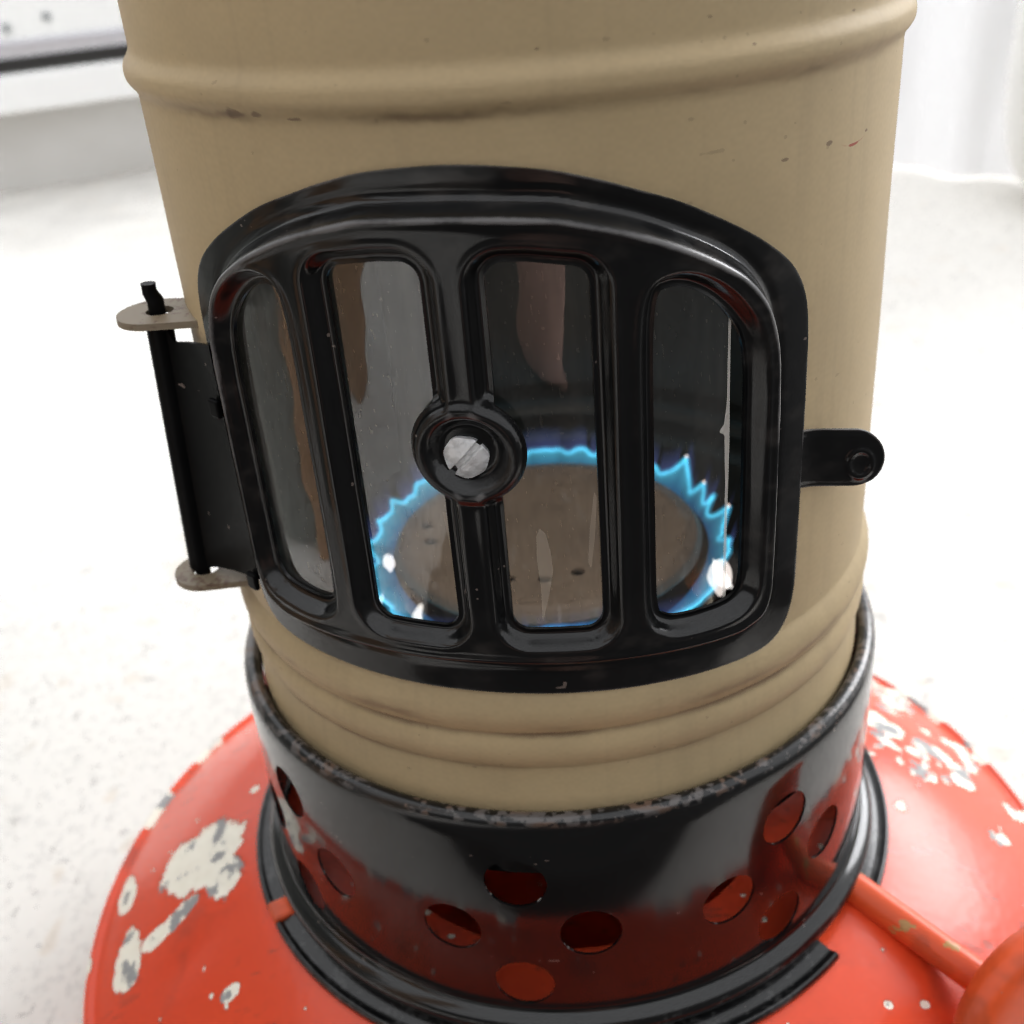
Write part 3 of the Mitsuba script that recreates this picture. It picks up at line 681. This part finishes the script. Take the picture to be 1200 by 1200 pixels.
body, bc = ring_sheet(0.0422, zlow, rtop, ztop, np.array([0.010, 0.055, 0.13]) / EX * tone, np.array([0.045, 0.27, 0.38]) / EX * tone, power=1.3)
glow(F, body, bc, 'ring of low blue flames around the spreader')
veil, vc = ring_sheet(rtop, ztop, rtop + 0.0022, ztop + 0.0075, np.array([0.042, 0.060, 0.17]) / EX * tone * (1 - 0.85 * fc)[:, None], np.array([0.0, 0.0, 0.0]), power=0.6)
glow(F + '__veil', veil, vc)
ep = cylp(tf, ztop, rtop); ep = np.vstack([ep, ep[:1]])
wd = 0.00024 + 0.00014 * meshkit.noise(np.stack([tf * 9, 0 * tf, 0 * tf], 1), 2)
em = tube(ep, np.append(wd, wd[0]), 6, cap=False)
glow(F + '__bright_edge', em, np.repeat(np.vstack([tone, tone[:1]]), 6, axis=0) * np.array([0.05, 0.46, 0.62]) / EX)
sm2 = tube(ep, 0.0010, 8, cap=False)
glow(F + '__soft_edge', sm2, np.repeat(np.vstack([tone, tone[:1]]), 8, axis=0) * np.array([0.022, 0.15, 0.24]) / EX)
def lobe(px, py, pz, rx, rz, col, key):
    m_ = trimesh.creation.icosphere(3)
    v_ = m_.vertices.copy(); v_[:, :2] *= (1 - 0.55 * sm(-0.1, -1.0, v_[:, 2]))[:, None]
    v_ = v_ * np.array([rx, rx * 0.7, rz]) + np.array([px, py, pz + Z0])
    scene[key] = mikit.ply(trimesh.Trimesh(v_, m_.faces, process=False), 'air', smooth=False, emitter={'type': 'area', 'radiance': rgb(*(np.array(col) / EX))})
lobe(0.0425, -0.0195, -0.0045, 0.0032, 0.0056, (0.90, 0.80, 0.74), F + '__white_lobe')  # small white emitting lobe beside the flame ring
lobe(-0.0438, -0.0010, -0.0050, 0.0016, 0.0030, (1.0, 0.95, 0.93), F + '__white_lobe_001')

pk = [k for k in range(n) if ztop[k] >= ztop[np.arange(k - 12, k + 13) % n].max() and 85 < azd[k] < 140]
for k in sorted(pk, key=lambda k: -ztop[k])[:3]:
    m_ = trimesh.creation.icosphere(2, 0.0006); q_ = cylp(tf[k:k + 1], ztop[k:k + 1] + 0.0003, rtop[k:k + 1])[0]
    m_.apply_translation(q_)
    kk = F + '__hot_tip'
    while kk in scene:
        kk = F + f"__hot_tip_{len([1 for x in scene if x.startswith(F + '__hot_tip')]):03d}"
    scene[kk] = mikit.ply(m_, 'air', smooth=False, emitter={'type': 'area', 'radiance': rgb(*(np.array([0.85, 0.55, 0.38]) / EX))})

# wick knob and shaft
K = S + '__wick_knob'
A_ = np.array([0.086 * math.sin(math.radians(58.8)), -0.086 * math.cos(math.radians(58.8)), -0.0886 + Z0])
E_ = np.array([0.1002, -0.0690, -0.0975 + Z0])
ax = (E_ - A_) / np.linalg.norm(E_ - A_)
kp = np.array(fine([(0.0, -0.004), (0.010, -0.0040), (0.0175, -0.0040), (0.0200, -0.0030), (0.0215, -0.0008), (0.0218, 0.0018), (0.0205, 0.0048), (0.0180, 0.0060), (0.010, 0.0062), (0.0, 0.0062)]))
nk = 120; ka = np.linspace(0, 2 * np.pi, nk, endpoint=False)
e1 = np.cross(ax, [0, 0, 1]); e1 /= np.linalg.norm(e1); e2 = np.cross(ax, e1)
kn = 1 + 0.002 * np.cos(ka * 40)
vs = []
TC = CAM - E_; TC /= np.linalg.norm(TC)
akx = ax + 0.62 * TC; akx /= np.linalg.norm(akx)
KC = E_ + ax * 0.0160
e1 = np.cross(akx, [0, 0, 1]); e1 /= np.linalg.norm(e1); e2 = np.cross(akx, e1)
for r_, l_ in kp:
    rr_ = r_ * 1.27 * np.where(r_ > 0.019, kn, 1)
    vs.append(KC + akx * l_ + (rr_ * np.cos(ka))[:, None] * e1 + (rr_ * np.sin(ka))[:, None] * e2)
vk = np.vstack(vs)
i, j = np.meshgrid(np.arange(len(kp) - 1), np.arange(nk), indexing='ij')
A1, B1 = (i * nk + j).ravel(), (i * nk + (j + 1) % nk).ravel()
add(K, trimesh.Trimesh(vk, np.vstack([np.stack([A1, B1, B1 + nk], 1), np.stack([A1, B1 + nk, A1 + nk], 1)]), process=False), 'knob_enamel', True, label='red knurled wick adjusting knob at the lower right')
add(K + '__shaft', tube([A_ + ax * q for q in np.linspace(0, np.linalg.norm(E_ - A_) + 0.0150, 26)], 0.0044, 28), 'knob_enamel', 40, label='orange red shaft of the wick knob, chipped to brass')
